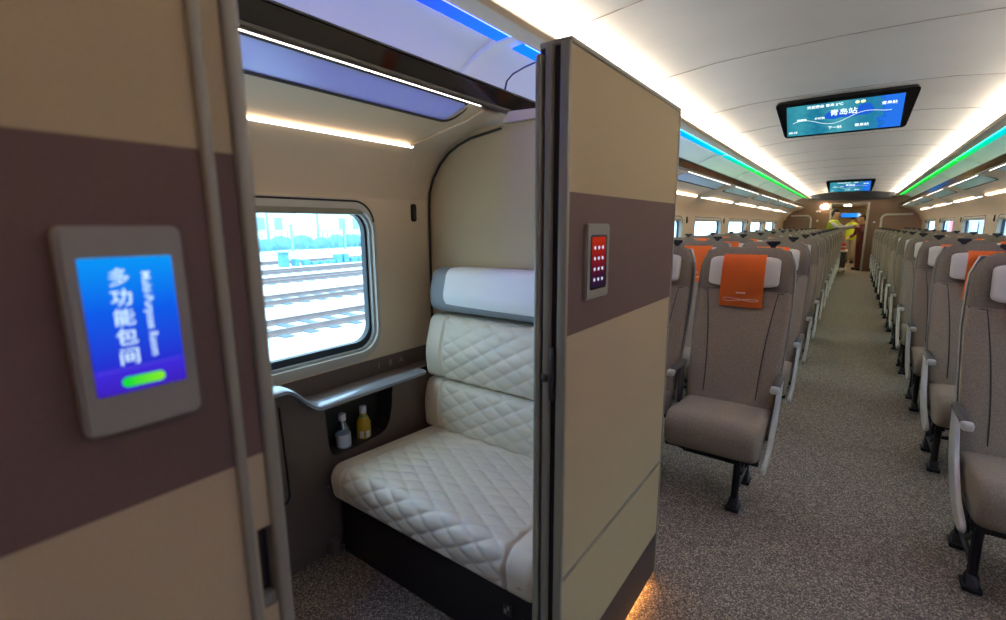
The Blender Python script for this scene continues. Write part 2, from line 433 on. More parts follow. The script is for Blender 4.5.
        b = new(); tube(b, [Vector((x, y, rowpt(x)-.001)) for x, y in rc+rc[:1]], .006, 6); obj('panel_seal', b, 'gasket', gp, True)
        # solid cross rib up to the next panel
        b = new(); strip_surface(b, [(xe+s*.01, 1.897), (x_in, 1.846)], prev, g0+.03)
        for (ux, uy) in ((0, 0),):
            pass
        prev = g1-.03
        rb = obj('rib_cover', b, 'shell', r)
        # raised rounded moulding at the rib
        mw = [(xe+s*.02, 1.888), (x_in, 1.838), (X-s*.27, 1.818), (X-s*.18, 1.785), (X-s*.12, 1.745), (X-s*.07, 1.69), (X-s*.025, 1.62), (X-s*.003, 1.55)]
        b = new()
        yc = g1+.04 if k else 1.70
        prf = [(-.11, .012), (-.07, .002), (0, -.003), (.07, .002), (.11, .012)]
        rings = []
        for i, (x, z) in enumerate(mw):
            nx, nz = (s*-1*(.0 if i < 4 else .8), -1 if i < 4 else -.4)
            rings.append([Vector((x+(-nx)*h, yc+dy, z+(-nz)*h)) for dy, h in prf])
        loft(b, rings, False, False); obj('rib_moulding', b, 'shell', r, 'full')
    b = new(); strip_surface(b, [(xe+s*.01, 1.897), (x_in, 1.846)], prev, YB); obj('rib_cover', b, 'shell', r)
    segs = [(a0-.16, c0+.22) for a0, c0 in [(a+.04, c-.04) for a, c in yy]]
    segs[0] = (-.7, 1.63)
    for a, c in segs:
        b = new(); box(b, min(xe+s*.003, xe+s*.007), max(xe+s*.003, xe+s*.007), a, c, 1.8925, 1.8950); obj('light_line', b, 'lled', r)
    # window strip lights
    for k, (a, c) in enumerate(yy):
        if k == 0: a, c = -.5, 1.56
        b = new(); x0 = X-s*.12
        if k: prism(b, [(x0, 1.752), (x0-s*.034, 1.764), (x0-s*.034, 1.772), (x0, 1.775)], 'y', a, c)
        else: prism(b, [(x0-s*.012, 1.757), (x0-s*.018, 1.759), (x0-s*.018, 1.765), (x0-s*.004, 1.766)], 'y', a, c)
        if k: lb = 'warm strip light above the %s windows of the seating area, %s from the front' % (side, ORD[k-1])
        else: lb = 'warm strip light above the compartment window' if s < 0 else 'warm strip light above the nearest right window'
        tag(obj('strip_light', b, 'wled', org=(x0, a, 1.76)), lb, 'light', 'strip lights above the %s windows' % side)
        b = new(); 
    # brown wainscot + kick
    b = new(); box(b, min(X, X-s*.006), max(X, X-s*.006), YA, YB, 0, .775, .002); struct('baseboard_'+side, b, 'dbrown')
    # small oval vents/hook slots on the pillars
    for k, (y0, y1) in enumerate(wins):
        yv = (1.69 if k == 0 else y1+.22)
        b = new(); prism(b, rrect(yv-.014, yv+.014, 1.425, 1.512, .013), 'x', X-s*.012, X+s*.004)
        t = tag(obj('coat_hook', b, 'gasket', org=(X, yv, 1.43)), ('dark oval recessed coat hook on the pillar beside the compartment window' if k == 0 and s < 0 else 'dark oval recessed coat hook on the %s wall pillar after the %s window' % (side, ORD[k])), 'coat hook', 'coat hooks on the %s pillars' % side)
        b = new(); box(b, min(X-s*.018, X-s*.008), max(X-s*.018, X-s*.008), yv-.006, yv+.006, 1.44, 1.475, .003); obj('peg', b, 'alud', t)

# near end wall and far bulkhead
b = new(); box(b, XL-.1, XR+.1, YA-.08, YA, 0, 2.45); struct('wall_near', b, 'bulk')
b = new()
sec = [(XL, 0), (XR, 0), (XR, 1.6), (XR-.12, 1.8), (XR-.12, 2.05), (XR-.5, 2.24), (XC+.9, 2.36), (XC-.9, 2.36), (XL+.5, 2.24), (XL+.12, 2.05), (XL+.12, 1.8), (XL, 1.6)]
DX0, DX1 = -.60, .27
holed(b, [(XL, 0), (DX0, 0), (DX0, 2.0), (DX1, 2.0), (DX1, 0), (XR, 0), (XR, 2.45), (XL, 2.45)], [], 'y', YB)
struct('wall_far', b, 'bulk')
b = new(); box(b, DX0-.04, DX0, YB-.03, YB+.1, 0, 2.04, .006); box(b, DX1, DX1+.05, YB-.06, YB+.1, 0, 2.04, .006); box(b, DX0-.04, DX1+.05, YB-.03, YB+.1, 2.0, 2.04, .006)
struct('door_1', b, 'outline')
b = new()
top = [(XC-1.1, 2.205)]+[(x, z-.012) for x, z in full[1:-1]]+[(XC+1.1, 2.205)]
prism(b, top[::-1]+[(XC-1.1, 2.12)][:0]+[(XC-1.1, 2.19), (XC-.8, 2.13), (XC, 2.10), (XC+.8, 2.13), (XC+1.1, 2.19)], 'y', YB-.14, YB-.02)
struct('trim_5', b, 'black')
# vestibule beyond
b = new(); box(b, -.95, .62, YB+.1, 25, 2.12, 2.2); struct('ceiling_vestibule', b, 'ceil')
b = new(); box(b, -1.03, -.95, YB+.02, 25, 0, 2.2); struct('wall_vestibule_left', b, 'linen2')
b = new(); box(b, .62, .70, YB+.02, 25, 0, 2.2); struct('wall_vestibule_right', b, 'linen2')
b = new(); box(b, -1.03, .70, 25, 25.1, 0, 2.2); struct('wall_vestibule_far', b, 'linen2')
for i, (x, y) in enumerate(((-.42, 18.6), (-.10, 18.6), (-.26, 20.5), (-.26, 22.6))):
    b = new(); lathe(b, (x, y, 2.10), [(.11, 0), (.11, .02)], 20)
    tag(obj('downlight', b, 'vled', org=(x, y, 2.1)), 'round white downlight in the vestibule ceiling, %s of four' % ORD[i], 'light', 'vestibule downlights')
for i, (x0, x1, lb) in enumerate(((XL+.02, -1.06, 'left'), (.60, XR-.02, 'right'))):
    sgn = -1 if i == 0 else 1
    t = thing('luggage_partition', 'low brown partition with rounded pale frame at the %s of the far bulkhead' % lb, 'partition', ((x0+x1)/2, 17.1, 0), 'partitions by the far bulkhead')
    r_ = .12
    if i == 0: pts = [(x0, 0), (x1, 0)]+arc(x1-r_, 1.66-r_, r_, 0, 90)+[(x0+.2, 1.66)]+[(x0, 1.5)]
    else: pts = [(x1, 0), (x1, 1.5), (x1-.2, 1.66)]+arc(x0+r_, 1.66-r_, r_, 90, 180)+[(x0, 0)]
    b = new(); prism(b, pts, 'y', 17.08, 17.12); obj('panel', b, 'bulk', t)
    if i == 0: pth = [(x1, .02)]+arc(x1-r_, 1.66-r_, r_, 0, 90)+[(x0+.2, 1.66)]
    else: pth = [(x0, .02)]+arc(x0+r_, 1.66-r_, r_, 180, 90)+[(x1-.2, 1.66)]
    b = new(); tube(b, [(x, 17.07, z) for x, z in pth], .024, 8); obj('frame_tube', b, 'outline', t, True)
b = new(); lathe(b, (0, 0, 0), [(.09, 0), (.085, .02), (.05, .035)], 20); bmesh.ops.transform(b, matrix=Matrix.Translation((-.78, YB-.002, 1.94)) @ Matrix.Rotation(PI/2, 4, 'X') @ Matrix.Diagonal((1.2, .8, 1, 1)), verts=b.verts)
tag(obj('wall_lamp', b, 'vled', smooth=True, org=(-.78, YB, 1.94)), 'oval white lamp on the bulkhead left of the far doorway', 'lamp')
for i, (x, z) in enumerate(((-.97, 1.80), (-.90, 1.80), (-.94, 1.51), (.47, 1.46))):
    b = new(); prism(b, arc(x, z, .03, 0, 350, 14), 'y', YB-.008, YB)
    tag(obj('round_sign', b, 'cap', org=(x, YB, z)), ['small round white sign left of the doorway, upper left of a pair', 'small round white sign left of the doorway, upper right of a pair', 'small round white sign low on the left bulkhead', 'small round white sign on the bulkhead right of the doorway'][i], 'sign', 'bulkhead signs')

for i, x in enumerate((.25, -.30)):  # unseen warm fills, added overhead to light the nearest partition
    b = new(); lathe(b, (x, -.55, 2.335), [(.07, 0), (.07, .02)], 20)
    tag(obj('added_warm_fill', b, 'wfill', org=(x, -.55, 2.335)), 'added round warm fill light overhead behind the camera, %s' % ('aisle side' if i == 0 else 'compartment side'), 'light', 'added fill lights behind the camera')

# ------------------------------------------------------------------ ceiling screens
def ceiling_screen(yo, label):
    t = thing('ceiling_screen', label, 'screen', (XC, 4.5+yo, 2.34), 'ceiling information screens')
    # screen plane: from (y 4.5, z 2.335) down to (y 4.75, z 2.11)
    e1 = Vector((0, .25, -.225)); Lh = e1.length; e1.normalize(); nrm = Vector((0, -e1.z, e1.y)) * -1
    if nrm.z > 0: nrm = -nrm
    def P(x, s_, n=0): return Vector((x, 4.5+yo, 2.335))+e1*s_+nrm*n
    out = []
    for (x, s_) in [(-.602, .0), (.284, 0), (.236, Lh), (-.54, Lh)]: out.append((x, s_))
    rp = roundpoly(out, .025, .02)
    b = new(); A = [b.verts.new(P(p[0], p[1], 0)) for p in rp]; B = [b.verts.new(P(p[0]*.97-.005, p[1]*.96+.006, -.05)) for p in rp]
    Ct = [b.verts.new((p[0]*.8-.03, 4.62+yo+(p[1]-Lh/2)*.6, 2.37)) for p in rp]
    b.faces.new(A)
    n = len(rp)
    for U, V in ((A, B), (B, Ct)):
        for i in range(n): b.faces.new((U[i], U[(i+1) % n], V[(i+1) % n], V[i]))
    bmesh.ops.recalc_face_normals(b, faces=b.faces); obj('housing', b, 'sblack', t)
    x0, x1, s0, s1 = -.522, .203, .035, Lh-.018
    b = new(); vs = [b.verts.new(P(x, s_, .002)) for x, s_ in ((x0, s0), (x1, s0), (x1, s1), (x0, s1))]; b.faces.new(vs)
    m = emit_ramp('map_picture', 'X', x0, x1, [(0, '#17708a'), (.25, '#3f9fb0'), (.42, '#1d7a9c'), (.6, '#4ba6b4'), (.86, '#2380a4'), (.95, '#2f86b8'), (.97, '#1c66dc'), (1, '#2a78f0')], .85, noise=(26, .26))
    scr = obj('display', b, m, t)
    mx = Matrix((( 1, 0, 0, 0), (0, -e1.y, nrm.y, 0), (0, -e1.z, nrm.z, 0), (0, 0, 0, 1)))
    def T(bm, s_, size, x, q, **k): text_bm(bm, s_, size, Matrix.Translation(P(x, q, .004)) @ mx, .0003, **k)
    # blue city shapes behind the title
    b = new()
    for (cx_, cs_, rx, ry) in ((-.21, .15, .06, .04), (-.02, .13, .055, .05), (-.12, .16, .1, .025)):
        vs = [b.verts.new(P(cx_+rx*math.cos(a)*(1+.15*math.sin(3*a)), cs_+ry*math.sin(a), .003)) for a in [2*PI*k/24 for k in range(24)]]; b.faces.new(vs)
    obj('city_area', b, emit('city_blue', '#1f5fd8', .9), scr)
    for a_ in (('青岛站', .058, -.15, .135), ('欢迎乘坐 青岛 5℃', .028, -.27, .062), ('青岛站', .03, .12, .10), ('下一站', .03, -.20, .27), ('青岛站', .03, -.03, .27), ('济南站', .022, -.42, .17), ('潍坊站', .022, -.30, .17), ('00:18', .026, -.48, .285)):
        b = new(); T(b, *a_, bold=.0006); obj('screen_text', b, 'txt', scr)
    b = new(); pts = [P(-.48+.62*k/24, .205+.03*math.sin(k*.42+3.6)-.07*(k/24)**3, .004) for k in range(25)]; tube(b, pts, .0014, 4); obj('route_line', b, 'txt', scr)
    b = new(); vs = [b.verts.new(P(-.07+.013*math.cos(a), .06+.013*math.sin(a), .004)) for a in [2*PI*k/16 for k in range(16)]]; b.faces.new(vs)
    vs = [b.verts.new(P(-.035+.015*math.cos(a), .06+.012*math.sin(a), .004)) for a in [2*PI*k/16 for k in range(16)]]; b.faces.new(vs)
    obj('weather_icon', b, emit('sun_icon', '#fff7b0', 1.3), scr)
ceiling_screen(0, 'large tapered ceiling screen showing a blue route map, nearest the camera')
ceiling_screen(8.5, 'tapered ceiling screen with blue map at the far end by the bulkhead')
t = thing('vestibule_screen', 'small blue information screen hanging in the vestibule beyond the doorway', 'screen', (-.13, 20, 1.7))
b = new(); box(b, -.41, .15, 20, 20.05, 1.62, 1.78, .01); obj('housing', b, 'sblack', t)
b = new(); box(b, -.39, .13, 19.995, 20, 1.635, 1.765); obj('display', b, emit_ramp('vest_picture', 'X', -.4, .14, [(0, '#1f6fe0'), (.8, '#2a8fe8'), (1, '#dfeaf5')], 1.1), t)
b = new(); box(b, -.14, -.12, 20.01, 20.04, 1.78, 2.12); obj('hanger', b, 'sblack', t)

# ------------------------------------------------------------------ compartment back wall
prof0 = [(XL+.004, 0), (XL+.004, 1.50), (XL+.012, 1.57), (XL+.04, 1.64), (XL+.09, 1.705), (XL+.15, 1.76), (XL+.21, 1.79), (XL+.29, 1.815), (-1.33, 1.838)]
prof = [(XL-.02, 0), (XL-.02, 1.50), (XL-.01, 1.58), (XL+.015, 1.655), (XL+.07, 1.725), (XL+.125, 1.785), (XL+.20, 1.82), (XL+.29, 1.845), (-1.33, 1.848), (-.74, 1.846), (-.70, 1.775), (-.60, 1.775), (-.60, 0)]
b = new(); prism(b, prof, 'y', 1.80, 1.835); struct('wall_back', b, 'linen2')
b = new(); tube(b, [(x+.009, 1.793, z-.006 if z > 1.75 else z) for x, z in [(XL, .8)]+prof0[1:9]], .006, 6); w = struct('trim_6', b, 'gasket', smooth=True)
b = new(); prism(b, [(-1.31, 1.85), (-.74, 1.85), (-.74, 1.872), (-1.27, 1.895)], 'y', 1.78, 1.84); struct('trim_7', b, 'shell')
SEAM = [(-1.33, 1.835, 2.0), (-1.33, 1.853, 2.046), (-1.33, 1.901, 2.087), (-1.33, 2.0, 2.141), (-1.33, 2.115, 2.196)]
# curved opening seam on the cove panel above the header
b = new(); tube(b, SEAM, .004, 6); struct('trim_8', b, 'gasket')

b = new(); tube(b, [(-1.668, 1.565, 1.764), (-1.652, 1.58, 1.772), (-1.60, 1.61, 1.796), (-1.50, 1.635, 1.826), (-1.40, 1.65, 1.850), (-1.32, 1.66, 1.882)], .006, 6); struct('trim_10', b, 'shell', smooth=True)
# ------------------------------------------------------------------ aisle partitions and sliding door
PX = -.512
def partition(name_label, y0, y1, back, kick=True):
    t = thing('aisle_partition', name_label, 'partition', (PX-.03, y0, 0), 'aisle partitions of the compartment')
    zt = 1.776
    b = new(); box(b, back, PX, y0+.0, y1, (.032 if y0 > 0 else 0), .205, .002); obj('kick_panel', b, 'kick', t)
    b = new(); box(b, back, PX, y0, y1, .205, .498); box(b, back, PX, y0, y1, .512, 1.147); obj('lower_panel', b, 'linen', t)
    b = new(); box(b, back, PX+.0005, y0, y1, 1.147, 1.474); obj('band_panel', b, 'brown', t)
    b = new(); box(b, back, PX, y0, y1, 1.474, zt); obj('upper_panel', b, 'linen', t)
    b = new(); box(b, back+.002, PX-.004, y0, y1, .498, .512); obj('groove', b, 'gasket', t)
    b = new(); box(b, PX-.004, PX+.003, y0, y1, .507, .513, .002); obj('trim_strip', b, 'alu', t, True)
    b = new(); box(b, back-.003, PX+.004, y0-.004, y1+.004, zt, zt+.014, .005); obj('top_cap', b, 'alu', t, True)
    return t
far_p = partition('beige aisle partition with brown band right of the compartment doorway', .943, 1.72, -.585)
b = new(); box(b, PX-.02, PX+.003, .932, .946, 0, 1.78, .004); obj('edge_post', b, 'alu', far_p, True)
b = new(); box(b, -.565, -.547, .925, .946, 0, 1.778, .004); obj('edge_post', b, 'alu', far_p, True)
b = new(); box(b, -.586, -.571, .918, .946, 0, 1.762, .006, 3); obj('edge_post', b, 'alu', far_p, True)
b = new(); box(b, -.584, -.514, .938, .944, 0, 1.775); obj('door_slot', b, 'gasket', far_p)
b = new(); box(b, -.564, -.549, .919, .930, 1.035, 1.055, .004); box(b, -.545, -.536, .925, .938, .99, 1.12, .003); obj('latch', b, 'alud', far_p, True)
b = new(); box(b, PX-.006, PX+.003, 1.712, 1.724, 0, 1.778, .003); obj('edge_strip', b, 'alu', far_p, True)
b = new(); box(b, -.585, -.560, .95, 1.71, .0, .034, .002); obj('foot_strip', b, 'alud', far_p)

near_p = partition('dark beige and brown aisle partition nearest the camera, left of the doorway', -1.19, .209, -.56)
b = new(); box(b, PX-.02, PX+.006, .2085, .2205, 0, 1.79, .004, 3); obj('edge_post', b, 'alu', near_p, True)

d = thing('sliding_door', 'sliding compartment door slid open, its narrow beige and brown edge showing', 'door', (-.53, .2, 0))
b = new(); box(b, -.548, -.520, -.4, .245, .01, .953); box(b, -.548, -.520, -.4, .2275, .953, 1.056); box(b, -.548, -.520, -.4, .245, 1.056, 1.147); obj('lower_panel', b, 'linen', d)
b = new(); box(b, -.548, -.5195, -.4, .245, 1.147, 1.474); obj('band_panel', b, 'brown', d)
b = new(); box(b, -.548, -.520, -.4, .245, 1.474, 1.77); obj('upper_panel', b, 'linen', d)
b = new(); box(b, -.550, -.514, .2432, .2605, .005, 1.775, .005, 3); obj('edge_frame', b, 'alu', d, True)
b = new(); box(b, -.548, -.534, .2275, .2435, .953, 1.056); h = obj('handle_recess', b, 'gasket', d)
b = new(); box(b, -.534, -.521, .2278, .2432, .953, .968, .003); obj('handle_lip', b, 'alu', h)
b = new(); box(b, -.552, -.51, .26, .94, 0, .012, .003); struct('trim_9', b, 'alud')
b = new(); box(b, -.540, -.528, .98, 1.68, .024, .031)
tag(obj('floor_light', b, 'fled', org=(-.53, .98, .024)), 'warm floor-level light strip along the foot of the right partition', 'light')

# door display
D = thing('door_display', 'beige framed blue display with vertical room sign on the nearest partition', 'display', (PX, .136, 1.3))
b = new(); prism(b, rrect(.092, .180, 1.224, 1.402, .008), 'x', PX, PX+.014)
bmesh.ops.bevel(b, geom=[e for e in b.edges if all(abs(v.co.x-(PX+.014)) < 1e-5 for v in e.verts)], offset=.003, segments=2, affect='EDGES')
obj('bezel', b, 'bezel', D, True)
b = new(); prism(b, rrect(.1015, .1705, 1.2575, 1.3775, .002), 'x', PX+.0135, PX+.0146); obj('screen_border', b, 'bezel', D)
b = new(); prism(b, rrect(.103, .169, 1.259, 1.376, .002), 'x', PX+.014, PX+.0151); scr = obj('display', b, 'ds', D)
# text plane faces +X : right = +Y, up = +Z
TM = lambda y, z, x, rot=0: Matrix.Translation((x, y, z)) @ Matrix(((0, 0, 1, 0), (1, 0, 0, 0), (0, 1, 0, 0), (0, 0, 0, 1))) @ Matrix.Rotation(rot, 4, 'Z')
stx = emit('sign_text', '#cfeeff', 1.0)
for i, ch in enumerate('多功能包间'):
    b = new(); text_bm(b, ch, .0158, TM(.1283, 1.358-.0172*i, PX+.0154), .0001); text_bm(b, ch, .0158, TM(.1288, 1.3583-.0172*i, PX+.0155), .0001); obj('screen_text', b, stx, scr)
b = new(); text_bm(b, 'Multi-Purpose Room', .0092, TM(.1475, 1.325, PX+.0154, -PI/2), .0001, sx=.98, bold=.0001)
obj('screen_text', b, stx, scr)
b = new(); prism(b, rrect(.1205, .1525, 1.2635, 1.2725, .0044), 'x', PX+.0151, PX+.0155); pill = obj('status_button', b, 'green', scr)
b = new(); prism(b, [(.104, 1.279), (.168, 1.2815), (.168, 1.282), (.104, 1.2795)], 'x', PX+.0151, PX+.0153); obj('picture_line', b, emit('line_violet', '#6a62f0', .7), scr)

K = thing('control_panel', 'small keypad panel with red touch screen on the right partition', 'control panel', (PX, 1.086, 1.31))
b = new(); prism(b, rrect(1.022, 1.150, 1.222, 1.405, .01), 'x', PX, PX+.010)
bmesh.ops.bevel(b, geom=[e for e in b.edges if all(abs(v.co.x-(PX+.010)) < 1e-5 for v in e.verts)], offset=.003, segments=2, affect='EDGES')
obj('bezel', b, 'bezel', K, True)
b = new(); prism(b, rrect(1.040, 1.132, 1.245, 1.378, .006), 'x', PX+.0095, PX+.0106); obj('screen_border', b, 'sblack', K)
b = new(); prism(b, rrect(1.046, 1.122, 1.25, 1.373, .003), 'x', PX+.010, PX+.0112); ksc = obj('display', b, 'ks', K)
b = new()
for r in range(4):
    for c in range(3): prism(b, arc(1.062+.022*c, 1.347-.026*r, .0042, 0, 330, 10), 'x', PX+.0112, PX+.0116)
obj('key_marks', b, 'dot', ksc)

# ------------------------------------------------------------------ sofa
SO = thing('sofa', 'cream quilted leather bench sofa on dark base inside the compartment', 'sofa', (-1.13, 1.4, 0))
def cushion(name, prof, r, x0, x1, m, parent, quilt=None, amp=.011, er=.035, cell=(.085, .06), qside=None, step=.0055, crown=0):
    P = roundpoly(prof, r, step); n = len(P); cen = sum(P, Vector((0, 0)))/n
    N = []
    for i in range(n):
        tg = (P[(i+1) % n]-P[i-1]).normalized(); N.append(Vector((tg.y, -tg.x)))
    if sum((N[i].dot(P[i]-cen) for i in range(n))) < 0: N = [-v for v in N]
    L = [0]
    for i in range(n): L.append(L[-1]+(P[(i+1) % n]-P[i]).length)
    nx = max(8, int((x1-x0)/.0052)) if quilt else 24
    rings = []
    for k in range(nx+1):
        if quilt: u = k/nx; x = x0+(x1-x0)*u
        else:
            u = k/nx; u = .5-.5*math.cos(PI*u); x = x0+(x1-x0)*u
        dd = min(x-x0, x1-x); e = er*(1-math.sqrt(max(0, 1-(1-min(1, dd/er))**2)))
        ring = []
        for i in range(n):
            h = crown*math.sin(PI*u)
            if quilt:
                q0, q1 = quilt
                ins = min(x-q0, q1-x); ok = qside(P[i], N[i]) if qside else 1
                if ok > 0 and ins > 0:
                    a = (x/cell[0]+L[i]/cell[1]); c = (x/cell[0]-L[i]/cell[1])
                    h += ok*amp*(abs(math.sin(PI*a/2)*math.sin(PI*c/2))**.38-.35)*min(1, ins/.02)
                elif ok > 0 and ins > -.012: h -= .004*ok
                if min(abs(x-q0), abs(x-q1)) < .006: h -= .004
            p = P[i]+N[i]*(h-e); ring.append(Vector((x, p.x, p.y)))
        rings.append(ring)
    b = new(); loft(b, rings, True); return obj(name, b, m, parent, 'full')
b = new(); box(b, -1.665, -.60, 1.085, 1.79, 0, .31, .006); base = obj('base', b, 'base', SO)
b = new(); box(b, -.80, -.765, 1.080, 1.086, .155, .20, .004); ol = obj('socket', b, 'alud', base)
b = new(); [box(b, -.794+.012*i, -.786+.012*i, 1.0785, 1.081, .163+.014*(i % 2), .178+.014*(i % 2)) for i in range(2)]; obj('socket_cover', b, 'chalk', ol)
b = new(); [box(b, -.725, -.722, 1.081, 1.086, .13, .17), box(b, -.735, -.712, 1.081, 1.086, .128, .131)]; obj('label_mark', b, 'chalk', base)
up = lambda p, n_: 1 if (n_.y > -.35 and p.x < 1.6) else 0
cushion('seat_cushion', [(1.02, .300), (1.008, .40), (1.045, .447), (1.60, .415), (1.66, .40), (1.66, .30), (1.08, .285)], [.05, .07, .07, .03, .03, .02, .04], -1.645, -.628, 'leather', SO, (-1.545, -.745), .0095, .045, (.062, .036), up)
fr = lambda p, n_: 1 if n_.x < -.2 else 0
c2 = cushion('lower_back_cushion', [(1.59, .405), (1.585, .55), (1.615, .655), (1.77, .655), (1.77, .405)], [.03, .08, .04, .02, .02], -1.675, -.628, 'leather', SO, (-1.555, -.745), .0075, .035, (.062, .036), fr)
c3 = cushion('upper_back_cushion', [(1.615, .665), (1.60, .80), (1.655, .972), (1.775, .972), (1.775, .665)], [.03, .08, .04, .02, .02], -1.675, -.628, 'leather', SO, (-1.555, -.745), .0075, .035, (.062, .036), fr)
for c_, zz, y_ in ((c2, .635, 1.599), (c3, .95, 1.643)):
    pass
cushion('headrest_bolster', [(1.655, .99), (1.64, 1.07), (1.675, 1.20), (1.785, 1.20), (1.785, .985)], [.04, .06, .045, .02, .02], -1.675, -.628, 'bolster', SO, None, 0, .04)
cushion('headrest_cover', [(1.650, 1.022), (1.635, 1.075), (1.671, 1.204), (1.783, 1.204), (1.783, 1.022)], [.012, .06, .045, .02, .02], -1.565, -.60, 'white', SO, None, 0, .012, crown=.003)
for z, y in ((.56, 1.578), (.36, 1.003)):
    for x in (-1.62, -.685):
        b = new(); pts = [(x-.008, y, z-.006), (x, y-.002, z+.004), (x+.008, y, z-.006)]; tube(b, pts, .0015, 5); obj('stitched_mark', b, 'seam', SO)

# ------------------------------------------------------------------ side unit under the window with niche
U = thing('side_unit', 'brown side console with wavy silver rim below the compartment window', 'console', (-1.7, .9, 0))
def rimz(y):
    t = min(1, max(0, (y-.865)/.15)); t = t*t*(3-2*t); return .800+(.692-.800)*t
ysr = [-.2, .2, .5, .7, .8]+[.84+.015*i for i in range(14)]+[1.08, 1.2, 1.4, 1.585, 1.79]
FX = -1.685
face = [(-.2, .06), (1.79, .06)]+[(y, rimz(y)-.012) for y in reversed(ysr)]
hole = [(1.052, .655), (1.412, .657), (1.400, .56), (1.385, .50), (1.36, .46), (1.32, .448), (1.19, .438), (1.09, .44), (1.068, .455), (1.056, .52)]
b = new(); holed(b, face, [hole], 'x', FX)
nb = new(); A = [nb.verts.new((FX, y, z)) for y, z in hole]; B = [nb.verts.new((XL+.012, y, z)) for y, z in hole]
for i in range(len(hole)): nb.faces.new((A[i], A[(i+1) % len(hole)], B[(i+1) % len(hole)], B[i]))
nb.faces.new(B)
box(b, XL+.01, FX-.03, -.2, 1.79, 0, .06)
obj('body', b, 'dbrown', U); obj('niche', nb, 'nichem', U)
b = new(); box(b, XL+.02, FX-.004, 1.06, 1.40, .400, .408); sh = obj('niche_floor', b, 'black', U)
b = new(); loft(b, [[Vector((x, y, rimz(y)+dz)) for x, dz in ((FX+.012, -.02), (FX+.045, -.012), (FX+.05, .002), (FX+.038, .010), (FX-.01, .012), (FX-.012, -.018))] for y in ysr if y < 1.6], True)
obj('rim', b, 'rim', U, True)
b = new(); loft(b, [[Vector((x, y, rimz(y)+.002+dz)) for x, dz in ((FX-.01, 0), (FX-.01, .003), (XL+.008, .003), (XL+.008, 0))] for y in ysr], True)
obj('ledge_top', b, 'dbrown', U, True)
b = new(); tube(b, [(FX+.001, .862, .73), (FX+.001, .866, .6), (FX+.001, .872, .42), (FX+.001, .873, .36), (FX+.001, .86, .338), (FX+.001, .82, .333)], .0045, 5); obj('table_slot', b, 'gasket', U)
b = new(); box(b, FX-.02, FX+.02, 1.03, 1.065, 0, .075, .004); obj('foot_block', b, 'dbrown', U)
ns = thing('seat_number_sign', 'row of faint grey seat number icons on the brown strip under the window', 'sign', (XL, 1.5, .72))
for i, ch in enumerate('18A'):
    b = new(); text_bm(b, ch, .04, TM(1.425+.07*i, .735, XL+.0075), .0004); obj('lettering', b, 'chalk', ns)

# bottles
def bottle(loc, label, kind):
    t = thing('drink_bottle', label, 'bottle', loc, 'bottles in the console niche')
    G = 1.18
    b = new()
    if kind == 0: pr_ = [(.0, 0), (.026, .002), (.029, .01), (.029, .085), (.026, .10), (.014, .122), (.012, .135)]
    else: pr_ = [(.0, 0), (.026, .002), (.029, .01), (.028, .05), (.03, .09), (.022, .108), (.015, .122), (.013, .135)]
    lathe(b, loc, [(max(r, .001)*1.08, z*G) for r, z in pr_]); obj('bottle_body', b, 'pet' if kind == 0 else 'tea', t, True)
    b = new(); lathe(b, loc, [(r*1.08, z*G) for r, z in [(.0145, .128), (.0148, .131), (.0145, .152), (.012, .155)]], 18); obj('cap', b, 'cap', t, True)
    b = new(); lathe(b, loc, [(.0322, .035), (.0322, .092)], 20); obj('wrapper', b, 'label' if kind == 0 else 'tea', t, True)
    if kind == 1:
        b = new()
        for a0 in (-70, -20):
            rings = [[Vector((loc[0]+.0328*math.cos(math.radians(a0+8*k)), loc[1]+.0328*math.sin(math.radians(a0+8*k)), loc[2]+z)) for k in range(5)] for z in (.04, .072)]
            loft(b, rings, False, False)
        obj('white_sticker', b, 'label', t)
        b = new(); lathe(b, loc, [(.0245, .120), (.026, .121), (.0175, .142)], 18); obj('neck_label', b, 'labelg', t, True)
    else:
        b = new(); lathe(b, loc, [(.0312, .012), (.0316, .012), (.0316, .030), (.0312, .030)], 20); obj('water', b, 'label', t, True)
bottle((-1.738, 1.165, .409), 'clear water bottle with white label and cap in the console niche', 0)
bottle((-1.738, 1.275, .409), 'yellow drink bottle with white cap in the console niche', 1)

